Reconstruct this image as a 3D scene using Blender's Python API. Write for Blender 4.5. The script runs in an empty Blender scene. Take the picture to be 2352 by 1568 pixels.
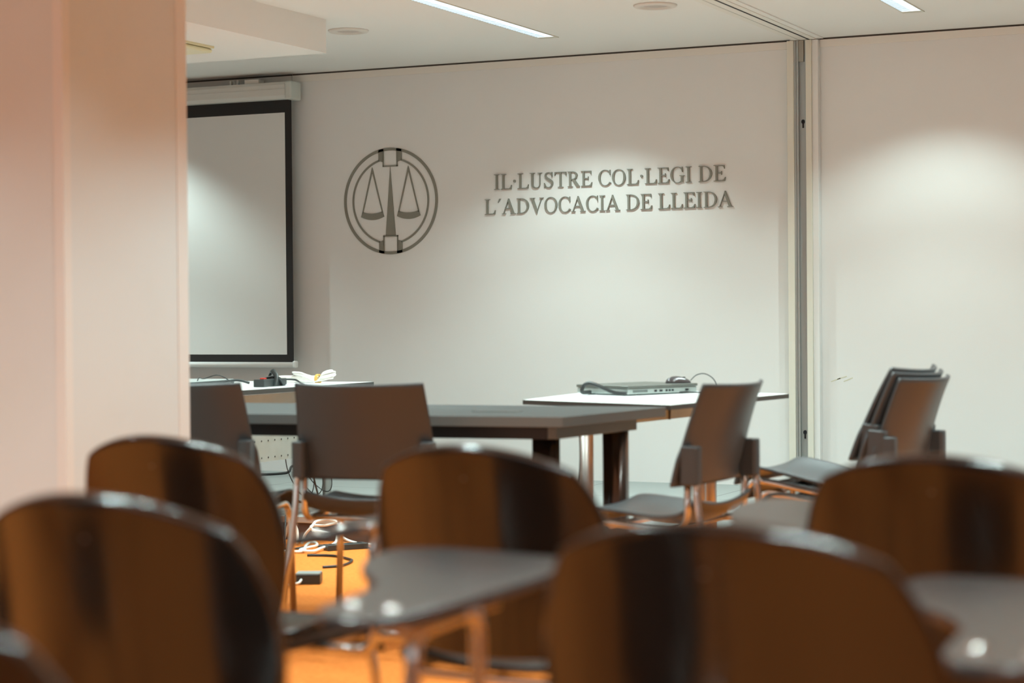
import bpy, bmesh, math, random
from mathutils import Vector, Matrix
random.seed(4)
SC = bpy.context.scene
COL = SC.collection

# ------------------------------------------------------------------ camera
EYE = Vector((0.0, 0.0, 1.0692))
YAW, PITCH, ROLL = math.radians(25.1241), math.radians(-0.7593), math.radians(-0.4778)
fw = Vector((-math.sin(YAW)*math.cos(PITCH), math.cos(YAW)*math.cos(PITCH), math.sin(PITCH)))
r0 = Vector((math.cos(YAW), math.sin(YAW), 0)); u0 = r0.cross(fw)
rt = r0*math.cos(ROLL) + u0*math.sin(ROLL)
up = -r0*math.sin(ROLL) + u0*math.cos(ROLL)
cd = bpy.data.cameras.new('camera'); cam = bpy.data.objects.new('camera', cd); COL.objects.link(cam)
M = Matrix((rt, up, -fw)).transposed().to_4x4(); M.translation = EYE
cam.matrix_world = M
cd.sensor_fit = 'HORIZONTAL'; cd.sensor_width = 36.0; cd.lens = 70.0
cd.clip_start = 0.05; cd.clip_end = 60
cd.dof.use_dof = True; cd.dof.focus_distance = 11.0; cd.dof.aperture_fstop = 2.6
SC.camera = cam

# ------------------------------------------------------------------ world, view
SC.view_settings.view_transform = 'Standard'; SC.view_settings.look = 'None'
SC.view_settings.gamma = 1.0; SC.view_settings.use_curve_mapping = False
SC.view_settings.exposure = 0.0
wd = bpy.data.worlds.new('world'); SC.world = wd; wd.use_nodes = True
wd.node_tree.nodes['Background'].inputs[0].default_value = (0.93, 0.97, 1.0, 1)
wd.node_tree.nodes['Background'].inputs[1].default_value = 1.9  # cool fill, enters through the opening added in the front wall

D = 10.606          # back wall
ZS = 0.11           # raised floor
ZC = 2.57           # ceiling
YN = 8.21           # edge of the raised floor
RX0, RX1, RY0 = -9.2, 4.6, -4.0

# strip lamps: (x, y0, y1); the rear three are unseen, added to light the carpet
STRIPS = [(-4.392, 5.2, 9.88), (-2.408, 5.2, 9.91), (-0.42, 5.2, 9.9), (-4.392, 0.2, 3.4), (-2.408, 0.5, 4.2), (-0.42, -0.5, 4.2), (-7.6, 8.9, 9.95)]
LAMP_POWER = 78.0   # watts per spot of a strip
LAMP_COL = (0.78, 1.0, 0.97)
for (x, y0, y1) in STRIPS:
    n = max(2, int(round((y1-y0)/0.55)))
    for k in range(n):
        ld = bpy.data.lights.new('strip_lamp_light', 'SPOT'); ld.spot_size = math.radians(116 if k == 0 else 106); ld.spot_blend = 0.5 if k == 0 else 0.38
        ld.shadow_soft_size = 0.03; ld.energy = LAMP_POWER*(y1-y0)/n/0.55*(0.85 if y1 < 5 else 1.07)*(0.8 if x > -2.5 else 1.0)*(1.35 if x < -7 else 1.0); ld.color = LAMP_COL
        lo = bpy.data.objects.new('strip_lamp_light', ld); COL.objects.link(lo)
        lo.location = (x, y1-0.05-(y1-y0-0.1)*k/(n-1), ZC-0.012)

# ------------------------------------------------------------------ materials
def mat(name, col, rough=0.5, metal=0.0, spec=0.5, noise=None, bump=None, emit=None, coat=0.0):
    m = bpy.data.materials.new(name); m.use_nodes = True
    nt = m.node_tree; b = nt.nodes['Principled BSDF']
    b.inputs['Base Color'].default_value = (*col, 1); b.inputs['Roughness'].default_value = rough
    b.inputs['Metallic'].default_value = metal; b.inputs['Specular IOR Level'].default_value = spec
    b.inputs['Coat Weight'].default_value = coat
    tc = nt.nodes.new('ShaderNodeTexCoord')
    if noise:   # (scale, second colour, lo, hi)
        n = nt.nodes.new('ShaderNodeTexNoise'); n.inputs['Scale'].default_value = noise[0]; n.inputs['Detail'].default_value = 5
        nt.links.new(tc.outputs['Object'], n.inputs['Vector'])
        r = nt.nodes.new('ShaderNodeValToRGB'); r.color_ramp.elements[0].position = noise[2]; r.color_ramp.elements[1].position = noise[3]
        r.color_ramp.elements[0].color = (*col, 1); r.color_ramp.elements[1].color = (*noise[1], 1)
        nt.links.new(n.outputs['Fac'], r.inputs['Fac']); nt.links.new(r.outputs['Color'], b.inputs['Base Color'])
    if bump:
        n = nt.nodes.new('ShaderNodeTexNoise'); n.inputs['Scale'].default_value = bump[0]; n.inputs['Detail'].default_value = 4
        nt.links.new(tc.outputs['Object'], n.inputs['Vector'])
        bp = nt.nodes.new('ShaderNodeBump'); bp.inputs['Strength'].default_value = bump[1]; bp.inputs['Distance'].default_value = 0.01
        nt.links.new(n.outputs['Fac'], bp.inputs['Height']); nt.links.new(bp.outputs['Normal'], b.inputs['Normal'])
    if emit:
        b.inputs['Emission Color'].default_value = (*emit[0], 1); b.inputs['Emission Strength'].default_value = emit[1]
    return m
m_wall = mat('white_wall_paint', (0.80, 0.79, 0.775), 0.6, noise=(0.9, (0.77, 0.762, 0.745), 0.35, 0.7), bump=(90, 0.03))
m_band_wall = mat('wall_band_paint', (0.80, 0.765, 0.71), 0.55)
m_groove = mat('shadow_gap', (0.07, 0.06, 0.05), 0.8)
m_ceil = mat('ceiling_paint', (0.83, 0.81, 0.78), 0.8)
m_pillar = mat('pillar_panel', (0.72, 0.80, 0.84), 0.4, noise=(3, (0.70, 0.77, 0.79), 0.5, 0.8))
m_guard = mat('corner_guard_plastic', (0.80, 0.83, 0.84), 0.3)
m_carpet = mat('orange_carpet', (0.84, 0.26, 0.055), 0.95, spec=0.1, noise=(55, (0.70, 0.19, 0.035), 0.4, 0.75), bump=(260, 0.6))
m_black = mat('black_shell_plastic', (0.008, 0.006, 0.005), 0.16, spec=0.85)
m_grey_plastic = mat('dark_grey_chair_plastic', (0.060, 0.068, 0.074), 0.36, spec=0.4, bump=(500, 0.04))
m_chrome = mat('satin_chrome', (0.72, 0.71, 0.69), 0.22, 1.0)
m_dark_steel = mat('dark_steel_column', (0.10, 0.09, 0.088), 0.22, 0.9)
m_tablet = mat('writing_tablet_laminate', (0.045, 0.045, 0.048), 0.2, spec=0.8, bump=(120, 0.02))
m_grey_top = mat('grey_table_laminate', (0.06, 0.064, 0.064), 0.5, spec=0.2)
m_grey_edge = mat('grey_table_edge', (0.15, 0.165, 0.165), 0.5, spec=0.3)
m_grey_beam = mat('grey_painted_steel', (0.15, 0.18, 0.18), 0.5, 0.1)
m_black_beam = mat('black_painted_steel', (0.012, 0.012, 0.012), 0.5)
m_white_top = mat('white_table_laminate', (0.90, 0.92, 0.92), 0.3)
m_edge = mat('dark_table_edging', (0.05, 0.052, 0.05), 0.4)
m_board = mat('pale_grey_board', (0.36, 0.42, 0.41), 0.5, noise=(7, (0.31, 0.36, 0.34), 0.35, 0.7))
m_copper = mat('table_leg_steel', (0.42, 0.39, 0.37), 0.42, 1.0)
m_letter = mat('grey_letter_metal', (0.25, 0.24, 0.205), 0.6, 0.0, spec=0.2)
m_screen = mat('projection_fabric', (0.72, 0.72, 0.70), 0.85)
m_border = mat('black_screen_border', (0.012, 0.011, 0.011), 0.7)
m_case = mat('white_screen_housing', (0.66, 0.65, 0.61), 0.45)
m_bar = mat('screen_bottom_bar', (0.80, 0.82, 0.81), 0.4)
m_cream = mat('cream_edging', (0.74, 0.71, 0.62), 0.5)
m_alu = mat('aluminium_channel', (0.42, 0.44, 0.43), 0.45, 0.6)
m_dark = mat('dark_gap', (0.01, 0.01, 0.012), 0.8)
m_cable_w = mat('white_cable', (0.88, 0.86, 0.80), 0.4)
m_cable_k = mat('black_cable', (0.015, 0.018, 0.018), 0.4)
m_dev = mat('black_device_plastic', (0.03, 0.035, 0.035), 0.4)
m_lid = mat('laptop_lid', (0.13, 0.135, 0.12), 0.4, 0.4)
m_lapside = mat('laptop_silver_side', (0.42, 0.48, 0.46), 0.35, 0.5)
m_fixture = mat('cream_lamp_cover', (0.75, 0.69, 0.45), 0.4)
m_vent = mat('round_fitting', (0.70, 0.65, 0.60), 0.5)
m_vent2 = mat('round_fitting_inner', (0.52, 0.45, 0.41), 0.6)
m_lamp = mat('lit_louvre', (0.9, 0.95, 1.0), 0.4, emit=((0.74, 0.92, 1.0), 1.05))
m_louvre = mat('louvre_blade', (0.55, 0.63, 0.68), 0.3, 0.2, emit=((0.55, 0.80, 1.0), 0.25))
m_lampend = mat('lamp_end_cap', (0.62, 0.60, 0.52), 0.5)
m_band = mat('rubber_band', (0.75, 0.45, 0.12), 0.6)
m_red = mat('red_switch', (0.7, 0.05, 0.03), 0.4)
m_paper = mat('white_paper', (0.88, 0.88, 0.9), 0.7)
m_rivet = mat('rivet_cap', (0.16, 0.13, 0.12), 0.35)
m_nosing = mat('metal_nosing', (0.62, 0.66, 0.66), 0.3, 0.6)
m_riser = mat('dark_riser', (0.09, 0.06, 0.05), 0.6)

# tile floor with dark seams
m_tile = bpy.data.materials.new('pale_floor_tile'); m_tile.use_nodes = True
nt = m_tile.node_tree; b = nt.nodes['Principled BSDF']; b.inputs['Roughness'].default_value = 0.5; b.inputs['Specular IOR Level'].default_value = 0.25
tc = nt.nodes.new('ShaderNodeTexCoord'); mp = nt.nodes.new('ShaderNodeMapping'); mp.inputs['Location'].default_value = (3.465+0.87*20, -9.74+0.87*20, 0)
br = nt.nodes.new('ShaderNodeTexBrick'); br.offset = 0.0; br.inputs['Scale'].default_value = 1.0
br.inputs['Brick Width'].default_value = 0.87; br.inputs['Row Height'].default_value = 0.87; br.inputs['Mortar Size'].default_value = 0.0035
br.inputs['Color1'].default_value = (0.31, 0.33, 0.32, 1); br.inputs['Color2'].default_value = (0.30, 0.32, 0.31, 1); br.inputs['Mortar'].default_value = (0.12, 0.12, 0.11, 1)
nt.links.new(tc.outputs['Object'], mp.inputs['Vector']); nt.links.new(mp.outputs['Vector'], br.inputs['Vector']); nt.links.new(br.outputs['Color'], b.inputs['Base Color'])

# ------------------------------------------------------------------ mesh builder
class MB:
    def __init__(s): s.v = []; s.f = []; s.mi = []; s.sm = []
    def add(s, vs, fs, mi=0, smooth=False):
        n = len(s.v); s.v += [tuple(v) for v in vs]
        for f in fs: s.f.append(tuple(i+n for i in f)); s.mi.append(mi); s.sm.append(smooth)
        return s
    def box(s, a, b_, mi=0, T=None):
        x0, y0, z0 = a; x1, y1, z1 = b_
        vs = [Vector(p) for p in ((x0,y0,z0),(x1,y0,z0),(x1,y1,z0),(x0,y1,z0),(x0,y0,z1),(x1,y0,z1),(x1,y1,z1),(x0,y1,z1))]
        if T: vs = [T @ v for v in vs]
        return s.add(vs, [(0,3,2,1),(4,5,6,7),(0,1,5,4),(1,2,6,5),(2,3,7,6),(3,0,4,7)], mi)
    def prism(s, poly, z0, z1, mi=0, T=None, mi_side=None):
        n = len(poly)
        vs = [Vector((x, y, z0)) for x, y in poly] + [Vector((x, y, z1)) for x, y in poly]
        if T: vs = [T @ v for v in vs]
        s.add(vs, [tuple(reversed(range(n))), tuple(range(n, 2*n))], mi)
        s.add(vs, [(i, (i+1) % n, n+(i+1) % n, n+i) for i in range(n)], mi if mi_side is None else mi_side)
        return s
    def ring(s, cx, cy, ro, ri, z0, z1, T=None, n=96, mi=0, a0=0, a1=2*math.pi):
        closed = abs(a1-a0-2*math.pi) < 1e-6; k = n if closed else n+1
        vs = []
        for i in range(k):
            a = a0+(a1-a0)*i/n; c, d = math.cos(a), math.sin(a)
            vs += [Vector((cx+ro*c, cy+ro*d, z0)), Vector((cx+ri*c, cy+ri*d, z0)), Vector((cx+ri*c, cy+ri*d, z1)), Vector((cx+ro*c, cy+ro*d, z1))]
        if T: vs = [T @ v for v in vs]
        fs = []
        for i in range(n):
            p, q = 4*i, 4*((i+1) % k)
            for j in range(4): fs.append((p+j, q+j, q+(j+1) % 4, p+(j+1) % 4))
        if not closed:
            e = 4*n; fs += [(0, 1, 2, 3), (e+3, e+2, e+1, e)]
        return s.add(vs, fs, mi)
    def tube(s, pts, r, n=12, mi=0, curve=True, closed=False, seg=8, flat=1.0):
        P = [Vector(p) for p in pts]
        if curve and len(P) > 2: P = catmull(P, seg, closed)
        m = len(P); T0 = None; vs = []
        for i in range(m):
            t = (P[(i+1) % m]-P[i-1]) if closed or 0 < i < m-1 else (P[1]-P[0] if i == 0 else P[-1]-P[-2])
            t.normalize()
            if T0 is None:
                a = Vector((0, 0, 1)) if abs(t.z) < 0.9 else Vector((1, 0, 0)); u = t.cross(a).normalized()
            else:
                u = T0[1] - t*t.dot(T0[1]); u.normalize()
            w = t.cross(u); T0 = (t, u)
            rr = r[i*len(r)//m] if isinstance(r, (list, tuple)) else r
            for k in range(n):
                a = 2*math.pi*k/n; vs.append(P[i]+u*(rr*math.cos(a))+w*(rr*flat*math.sin(a)))
        fs = [(i*n+k, i*n+(k+1) % n, (i+1)*n+(k+1) % n, (i+1)*n+k) for i in range(m-1) for k in range(n)]
        if closed: fs += [((m-1)*n+k, (m-1)*n+(k+1) % n, (k+1) % n, k) for k in range(n)]
        s.add(vs, fs, mi, True)
        if not closed:
            s.add(vs[:n], [tuple(reversed(range(n)))], mi); s.add(vs[-n:], [tuple(range(n))], mi)
        return s
    def lathe(s, prof, c=(0,0,0), n=40, mi=0, T=None, smooth=True):
        vs = []
        for r, z in prof:
            for k in range(n):
                a = 2*math.pi*k/n; vs.append(Vector((c[0]+r*math.cos(a), c[1]+r*math.sin(a), c[2]+z)))
        if T: vs = [T @ v for v in vs]
        m = len(prof)
        fs = [(i*n+k, i*n+(k+1) % n, (i+1)*n+(k+1) % n, (i+1)*n+k) for i in range(m-1) for k in range(n)]
        s.add(vs, fs, mi, smooth)
        if prof[0][0] > 1e-5: s.add(vs[:n], [tuple(reversed(range(n)))], mi)
        if prof[-1][0] > 1e-5: s.add(vs[-n:], [tuple(range(n))], mi)
        return s
    def sheet(s, fn, nu, nv, th, mi=0, side_mi=None):
        """fn(u,v)->Vector for u,v in 0..1, given a thickness th along its normal; rounded rim"""
        G = [[fn(i/nu, j/nv) for i in range(nu+1)] for j in range(nv+1)]
        def nrm(i, j):
            a = G[j][min(i+1, nu)]-G[j][max(i-1, 0)]; c = G[min(j+1, nv)][i]-G[max(j-1, 0)][i]
            q = a.cross(c); return q.normalized() if q.length > 1e-12 else Vector((0, 0, 1))
        N = [[nrm(i, j) for i in range(nu+1)] for j in range(nv+1)]
        A = [G[j][i]+N[j][i]*th/2 for j in range(nv+1) for i in range(nu+1)]
        B = [G[j][i]-N[j][i]*th/2 for j in range(nv+1) for i in range(nu+1)]
        k = len(A); w = nu+1; vs = A+B; fs = []
        for j in range(nv):
            for i in range(nu):
                a = j*w+i; fs.append((a, a+1, a+w+1, a+w)); fs.append((k+a, k+a+w, k+a+w+1, k+a+1))
        s.add(vs, fs, mi, True)
        # rim, with a rounded bulge
        loop = [(i, 0) for i in range(nu)]+[(nu, j) for j in range(nv)]+[(i, nv) for i in range(nu, 0, -1)]+[(0, j) for j in range(nv, 0, -1)]
        cen = sum((G[j][i] for i, j in loop), Vector())/len(loop)
        vs = []; L = len(loop)
        for q, (i, j) in enumerate(loop):
            p = G[j][i]; n_ = N[j][i]; pi, pj = loop[q-1]; ni, nj = loop[(q+1) % L]
            t = G[nj][ni]-G[pj][pi]; o = t.cross(n_)
            o = o.normalized() if o.length > 1e-12 else Vector()
            if o.dot(p-cen) < 0: o = -o
            for hn, ho in ((1, 0), (0.78, 0.22), (0, 0.27), (-0.78, 0.22), (-1, 0)):
                vs.append(p+n_*(th/2*hn)+o*(th/2*ho))
        fs = []
        for q in range(L):
            for c in range(4): fs.append((q*5+c, q*5+c+1, ((q+1) % L)*5+c+1, ((q+1) % L)*5+c))
        return s.add(vs, fs, mi if side_mi is None else side_mi, True)
    def build(s, name, mats, parent=None, loc=None, bevel=0, label=None):
        me = bpy.data.meshes.new(name); me.from_pydata(s.v, [], s.f)
        if not isinstance(mats, (list, tuple)): mats = [mats]
        for m in mats: me.materials.append(m)
        for p, mi, sm in zip(me.polygons, s.mi, s.sm): p.material_index = mi; p.use_smooth = sm
        bm = bmesh.new(); bm.from_mesh(me); bmesh.ops.remove_doubles(bm, verts=bm.verts, dist=1e-6)
        bmesh.ops.recalc_face_normals(bm, faces=bm.faces); bm.to_mesh(me); bm.free(); me.update()
        o = bpy.data.objects.new(name, me); COL.objects.link(o)
        if parent: o.parent = parent
        if loc: o.location = loc
        if bevel:
            md = o.modifiers.new('bevel', 'BEVEL'); md.width = bevel; md.segments = 3; md.limit_method = 'ANGLE'; md.angle_limit = math.radians(40)
        if label: o['label'] = label
        return o
def catmull(P, seg=8, closed=False):
    n = len(P); out = []
    g = (lambda i: P[i % n]) if closed else (lambda i: P[max(0, min(n-1, i))])
    for i in range(n if closed else n-1):
        a, b_, c, d = g(i-1), g(i), g(i+1), g(i+2)
        for k in range(seg):
            t = k/seg
            out.append(0.5*((2*b_)+(c-a)*t+(2*a-5*b_+4*c-d)*t*t+(3*b_-a-3*c+d)*t**3))
    if not closed: out.append(P[-1])
    return out
def fillet(P, r, seg=6):
    P = [Vector(p) for p in P]; out = [P[0]]
    for i in range(1, len(P)-1):
        a, b_, c = P[i-1], P[i], P[i+1]
        rr = min(r, (a-b_).length*0.49, (c-b_).length*0.49)
        s, e = b_+(a-b_).normalized()*rr, b_+(c-b_).normalized()*rr
        for k in range(seg+1):
            t = k/seg; out.append(s*(1-t)**2+b_*2*t*(1-t)+e*t*t)
    out.append(P[-1]); return out
def tag(o, label=None, cat=None, group=None, kind=None):
    if label: o['label'] = label
    if cat: o['category'] = cat
    if group: o['group'] = group
    if kind: o['kind'] = kind
    return o
def empty(name, loc=(0,0,0), rz=0.0, label=None, cat=None, group=None):
    o = bpy.data.objects.new(name, None); COL.objects.link(o); o.location = loc; o.rotation_euler = (0, 0, rz)
    o.empty_display_size = 0.1
    return tag(o, label, cat, group)
def copy_tree(o, parent=None):
    c = o.copy(); COL.objects.link(c)
    if parent: c.parent = parent
    for ch in list(o.children): copy_tree(ch, c)
    return c
def struct(o): o['kind'] = 'structure'; return o
WALLT = Matrix(((1,0,0,0),(0,0,-1,0),(0,1,0,0),(0,0,0,1)))  # x->x, y->z, z-> -y

# ------------------------------------------------------------------ the room
struct(MB().box((RX0, RY0, -0.1), (RX1, YN, 0)).build('floor', m_carpet))
fl = MB(); fl.box((RX0, YN+0.03, ZS-0.12), (RX1, D, ZS), 0)
struct(fl.build('floor_dais', m_tile))
struct(MB().box((RX0, YN, 0.0), (RX1, YN+0.03, ZS-0.028)).build('trim_1', m_riser))
struct(MB().box((RX0, YN-0.012, ZS-0.028), (RX1, YN+0.03, ZS+0.002)).build('trim_2', m_nosing, bevel=0.003))
struct(MB().box((RX0, D, -0.1), (RX1, D+0.15, ZC+0.1)).build('wall_back', m_wall))
struct(MB().box((RX0-0.15, RY0, -0.1), (RX0, D, ZC+0.1)).build('wall_left', m_wall))
struct(MB().box((RX1, RY0, -0.1), (RX1+0.15, D, ZC+0.1)).build('wall_right', m_wall))
q = MB(); q.box((RX0, RY0-0.15, -0.1), (RX1, RY0, 0.75)); q.box((RX0, RY0-0.15, 2.3), (RX1, RY0, ZC+0.1)); q.box((RX0, RY0-0.15, 0.75), (-8.0, RY0, 2.3)); q.box((3.6, RY0-0.15, 0.75), (RX1, RY0, 2.3))  # opening added behind the camera to let the world fill in
struct(q.build('wall_front', m_wall))
q = MB()
for k in range(7): q.box((-8.0+k*11.55/6, RY0-0.10, 0.75), (-7.95+k*11.55/6, RY0-0.04, 2.3))
q.box((-8.0, RY0-0.10, 0.75), (3.6, RY0-0.04, 0.80)); q.box((-8.0, RY0-0.10, 2.25), (3.6, RY0-0.04, 2.3))
struct(q.build('added_fill_window', m_alu))  # frame of the added, unseen fill light opening
struct(MB().box((RX0, RY0, ZC), (RX1, D, ZC+0.1)).build('ceiling', m_ceil))
# soffit (dropped ceiling box)
struct(MB().box((RX0, -1.0, 2.40), (-5.12, 8.735, ZC)).build('ceiling_soffit', m_ceil))
# band along the wall top with its dark groove
for i, (a, b_) in enumerate(((RX0, -6.46), (-6.455, -3.27), (-3.095, RX1))):
    t = MB(); t.box((a, D-0.010, 2.520), (b_, D, 2.560), 0); t.box((a, D-0.006, 2.560), (b_, D, ZC), 1)
    struct(t.build('trim_%d' % (3+i), [m_band_wall, m_groove]))
# sliding partition track in the ceiling
tr = MB()
tr.box((-3.240, 0.0, ZC-0.010), (-3.200, 10.58, ZC), 0); tr.box((-3.200, 0, ZC-0.0095), (-3.197, 10.58, ZC), 1)
tr.box((-3.197, 0, ZC-0.010), (-3.152, 10.58, ZC), 0); tr.box((-3.152, 0, ZC-0.0095), (-3.138, 10.58, ZC), 1)
tr.box((-3.138, 0, ZC-0.010), (-3.105, 10.58, ZC), 0); tr.box((-3.105, 0, ZC-0.006), (-3.070, 10.58, ZC), 2)
struct(tr.build('trim_6', [m_band_wall, m_dark, m_ceil]))

# partition jamb standing against the wall
j = empty('partition_jamb', (-3.18, D, ZS), label='tall cream and aluminium partition jamb running up the back wall from floor to ceiling', cat='partition jamb')
H = ZC-0.012-ZS
q = MB(); q.box((-0.088, -0.060, 0), (-0.050, -0.002, H)); q.build('edging', m_cream, j, bevel=0.002)
q = MB(); q.box((0.018, -0.060, 0), (0.050, -0.002, H)); q.build('edging', m_cream, j, bevel=0.002)
q = MB(); q.box((0.050, -0.046, 0), (0.084, -0.002, H)); q.build('side_board', m_wall, j, bevel=0.002)
q = MB(); q.box((-0.050, -0.052, 0), (-0.040, -0.002, H)); q.box((-0.040, -0.046, 0), (-0.034, -0.002, H)); q.box((-0.034, -0.050, 0), (-0.026, -0.002, H)); q.box((-0.026, -0.028, 0), (0.004, -0.002, H)); q.box((0.010, -0.050, 0), (0.018, -0.002, H))
ch = q.build('channel', m_alu, j)
q = MB(); q.box((0.004, -0.031, 0), (0.010, -0.002, H)); q.build('rubber_seal', m_dark, j)
q = MB(); q.box((-0.026, -0.045, H-0.115), (0.003, -0.028, H)); q.build('cover_plate', mat('cover_plate_paint', (0.36, 0.34, 0.29), 0.5), j, bevel=0.001)
for z in (2.115, 0.412):
    q = MB(); T = Matrix.Translation((-0.006, -0.029, z-ZS)) @ WALLT
    q.prism([(0.010*math.cos(a*math.pi/12), 0.012*math.sin(a*math.pi/12)) for a in range(24)], 0, 0.004, 0, T)
    q.prism([(-0.004, -0.034), (0.004, -0.034), (0.004, 0), (-0.004, 0)], 0, 0.0035, 0, T)
    q.build('keyhole', m_dark, j)

# scuff marks on the wall right of the jamb
q = MB()
for k, (x, z, a) in enumerate(((-3.02, 0.700, 20), (-2.985, 0.712, 16), (-2.95, 0.702, 22))):
    T = Matrix.Translation((x, D-0.0004, z)) @ WALLT @ Matrix.Rotation(math.radians(a), 4, 'Z')
    q.box((-0.028, -0.0025, 0), (0.028, 0.0025, 0.0003), 0, T)
tag(q.build('scuff_mark', mat('yellowed_glue', (0.66, 0.63, 0.48), 0.6)), 'three short yellowish glue scuffs on the wall right of the jamb', 'scuff mark')

# pillar
px, py0, py1 = -3.516, 4.537, 5.14
p = MB(); p.box((px-1.3, py0, 0), (px, py1, ZC), 0); struct(p.build('wall_pillar', m_pillar))
def guard(cx, cy, sy, n):
    L = 0.030 if sy > 0 else 0.052; d = 0.003*sy
    g = MB(); g.prism([(cx-0.030, cy), (cx-0.030, cy-d), (cx+0.003, cy-d), (cx+0.003, cy+L*sy), (cx, cy+L*sy), (cx, cy)], 0, ZC)
    return struct(g.build('trim_%d' % n, m_guard))
guard(px, py0, 1, 7); guard(px, py1, -1, 8)

# ------------------------------------------------------------------ ceiling fittings
def strip(x, y0, y1, label):
    e = empty('strip_light', (x, y0, ZC), label=label, cat='ceiling light')
    L = y1-y0
    q = MB(); w = 0.048
    q.box((-w-0.006, 0, -0.004), (-w, L, 0)); q.build('side_rail', m_lampend, e)
    MB().box((w, 0, -0.004), (w+0.006, L, 0)).build('side_rail', m_lampend, e)
    q = MB(); q.box((-w, 0.02, -0.0025), (w, L-0.05, -0.0005)); q.build('diffuser', m_lamp, e)
    q = MB(); n = int((L-0.08)/0.03)
    for k in range(n):
        yy = 0.03+k*0.03
        q.box((-w, yy, -0.0045), (w*0.1, yy+0.009, -0.0025))
    q.build('louvre', m_louvre, e)
    MB().box((-w, L-0.05, -0.004), (w, L, 0)).build('end_cap', m_lampend, e); MB().box((-w, 0, -0.004), (w, 0.02, 0)).build('end_cap', m_lampend, e)
    return e
names = ['long lit linear ceiling light left of the ceiling track, ending near the lettered wall',
         'lit linear ceiling light at the upper right edge, right of the ceiling track',
         'lit linear ceiling light in the row farthest right', 'unseen linear ceiling light over the rear left seats, added to light the carpet', 'unseen linear ceiling light over the rear seats, added to light the carpet', 'unseen linear ceiling light over the rear right seats, added to light the carpet',
         'short linear ceiling light beside the projection screen behind the pillar']
for (x, y0, y1), nm in zip(STRIPS, names): strip(x, y0, y1, nm)
def speaker(x, y, label):
    e = empty('round_ceiling_fitting', (x, y, ZC), label=label, cat='ceiling fitting', group='round ceiling fittings')
    MB().lathe([(0.107, 0.0), (0.107, -0.004), (0.100, -0.010), (0.070, -0.012), (0.066, -0.004)], n=48).build('trim_ring', m_vent, e)
    MB().lathe([(0.066, -0.003), (0.05, -0.006), (0.0, -0.007)], n=40).build('baffle', m_vent2, e)
    return e
a = speaker(-5.214, 9.126, 'white round recessed ceiling fitting beside the dropped ceiling box')
b_ = speaker(-3.478, 9.09, 'white round recessed ceiling fitting between the light strip and the ceiling track')
e = empty('emergency_light', (-5.66, 8.08, 2.40), label='cream rectangular light fitting under the dropped ceiling box', cat='ceiling light')
MB().box((-0.19, -0.17, -0.012), (0.19, 0.17, 0)).build('base_plate', m_fixture, e)
MB().box((-0.185, -0.165, -0.034), (0.185, 0.165, -0.013)).build('cover', m_fixture, e, bevel=0.012)

# ------------------------------------------------------------------ projection screen
s = empty('projection_screen', (-7.8, D, 0.7), label='pulled-down white projection screen with black border hanging on the back wall', cat='projection screen')
X = lambda x: x+7.8
Z = lambda z: z-0.7
hs = MB(); hs.prism([(-0.155, 2.425), (-0.135, 2.405), (-0.06, 2.400), (-0.045, 2.42), (-0.045, 2.495), (-0.06, 2.508), (-0.15, 2.508), (-0.158, 2.49)], 0, 2.68, 0,
    Matrix(((0,0,1,X(-9.1)),(1,0,0,0),(0,1,0,-0.7),(0,0,0,1))))
hs.box((X(-9.1), -0.160, Z(2.462)), (X(-6.42), -0.156, Z(2.466)), 0)
hs.build('housing', m_case, s, bevel=0.004)
ec = MB(); ec.box((X(-6.42), -0.163, Z(2.398)), (X(-6.372), -0.040, Z(2.512))); ec.build('end_cap', mat('end_cap_plastic', (0.60, 0.62, 0.58), 0.45), s, bevel=0.012)
fb = MB(); fb.box((X(-9.05), -0.102, Z(0.79)), (X(-6.408), -0.100, Z(2.41))); fb.build('black_border', m_border, s)
fb = MB(); fb.box((X(-9.0), -0.1035, Z(0.838)), (X(-6.455), -0.1022, Z(2.325))); fb.build('fabric', m_screen, s)
fb = MB(); fb.tube([(X(-9.07), -0.101, Z(0.775)), (X(-6.41), -0.101, Z(0.775))], 0.017, 12, curve=False); fb.build('bottom_bar', m_bar, s)
fb = MB(); fb.box((X(-6.41), -0.118, Z(0.756)), (X(-6.385), -0.084, Z(0.799))); fb.build('bar_cap', m_bar, s, bevel=0.008)
for b0, b1 in (((X(-6.72), -0.14, Z(2.508)), (X(-6.62), -0.07, Z(2.535))), ((X(-6.80), -0.11, Z(2.508)), (X(-6.785), -0.09, Z(2.54))), ((X(-6.85), -0.11, Z(2.508)), (X(-6.835), -0.09, Z(2.54)))):
    MB().box(b0, b1).build('bracket', m_case, s, bevel=0.002)

# ------------------------------------------------------------------ lettering: a small set of serif capitals
# every stroke is a polygon in cap-height units (0..1 high)
def bar(x0, y0, x1, y1, w):
    dx, dy = x1-x0, y1-y0; L = math.hypot(dx, dy); nx, ny = -dy/L*w/2, dx/L*w/2
    return [(x0+nx, y0+ny), (x0-nx, y0-ny), (x1-nx, y1-ny), (x1+nx, y1+ny)]
def R_(x0, y0, x1, y1): return [(x0, y0), (x1, y0), (x1, y1), (x0, y1)]
TH, TN, SE = 0.145, 0.05, 0.035   # thick stem, thin stroke, serif height
def serif(xc, y, w, d):           # bracketed slab; d=+1 rises from baseline, -1 hangs from cap line
    return [(xc-w/2, y), (xc+w/2, y), (xc+w/2, y+d*SE*0.6), (xc+TH*0.62, y+d*SE*1.3), (xc-TH*0.62, y+d*SE*1.3), (xc-w/2, y+d*SE*0.6)]
def stem(xc, w=0.42): return [R_(xc-TH/2, 0, xc+TH/2, 1), serif(xc, 0, w, 1), serif(xc, 1, w, -1)]
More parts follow.
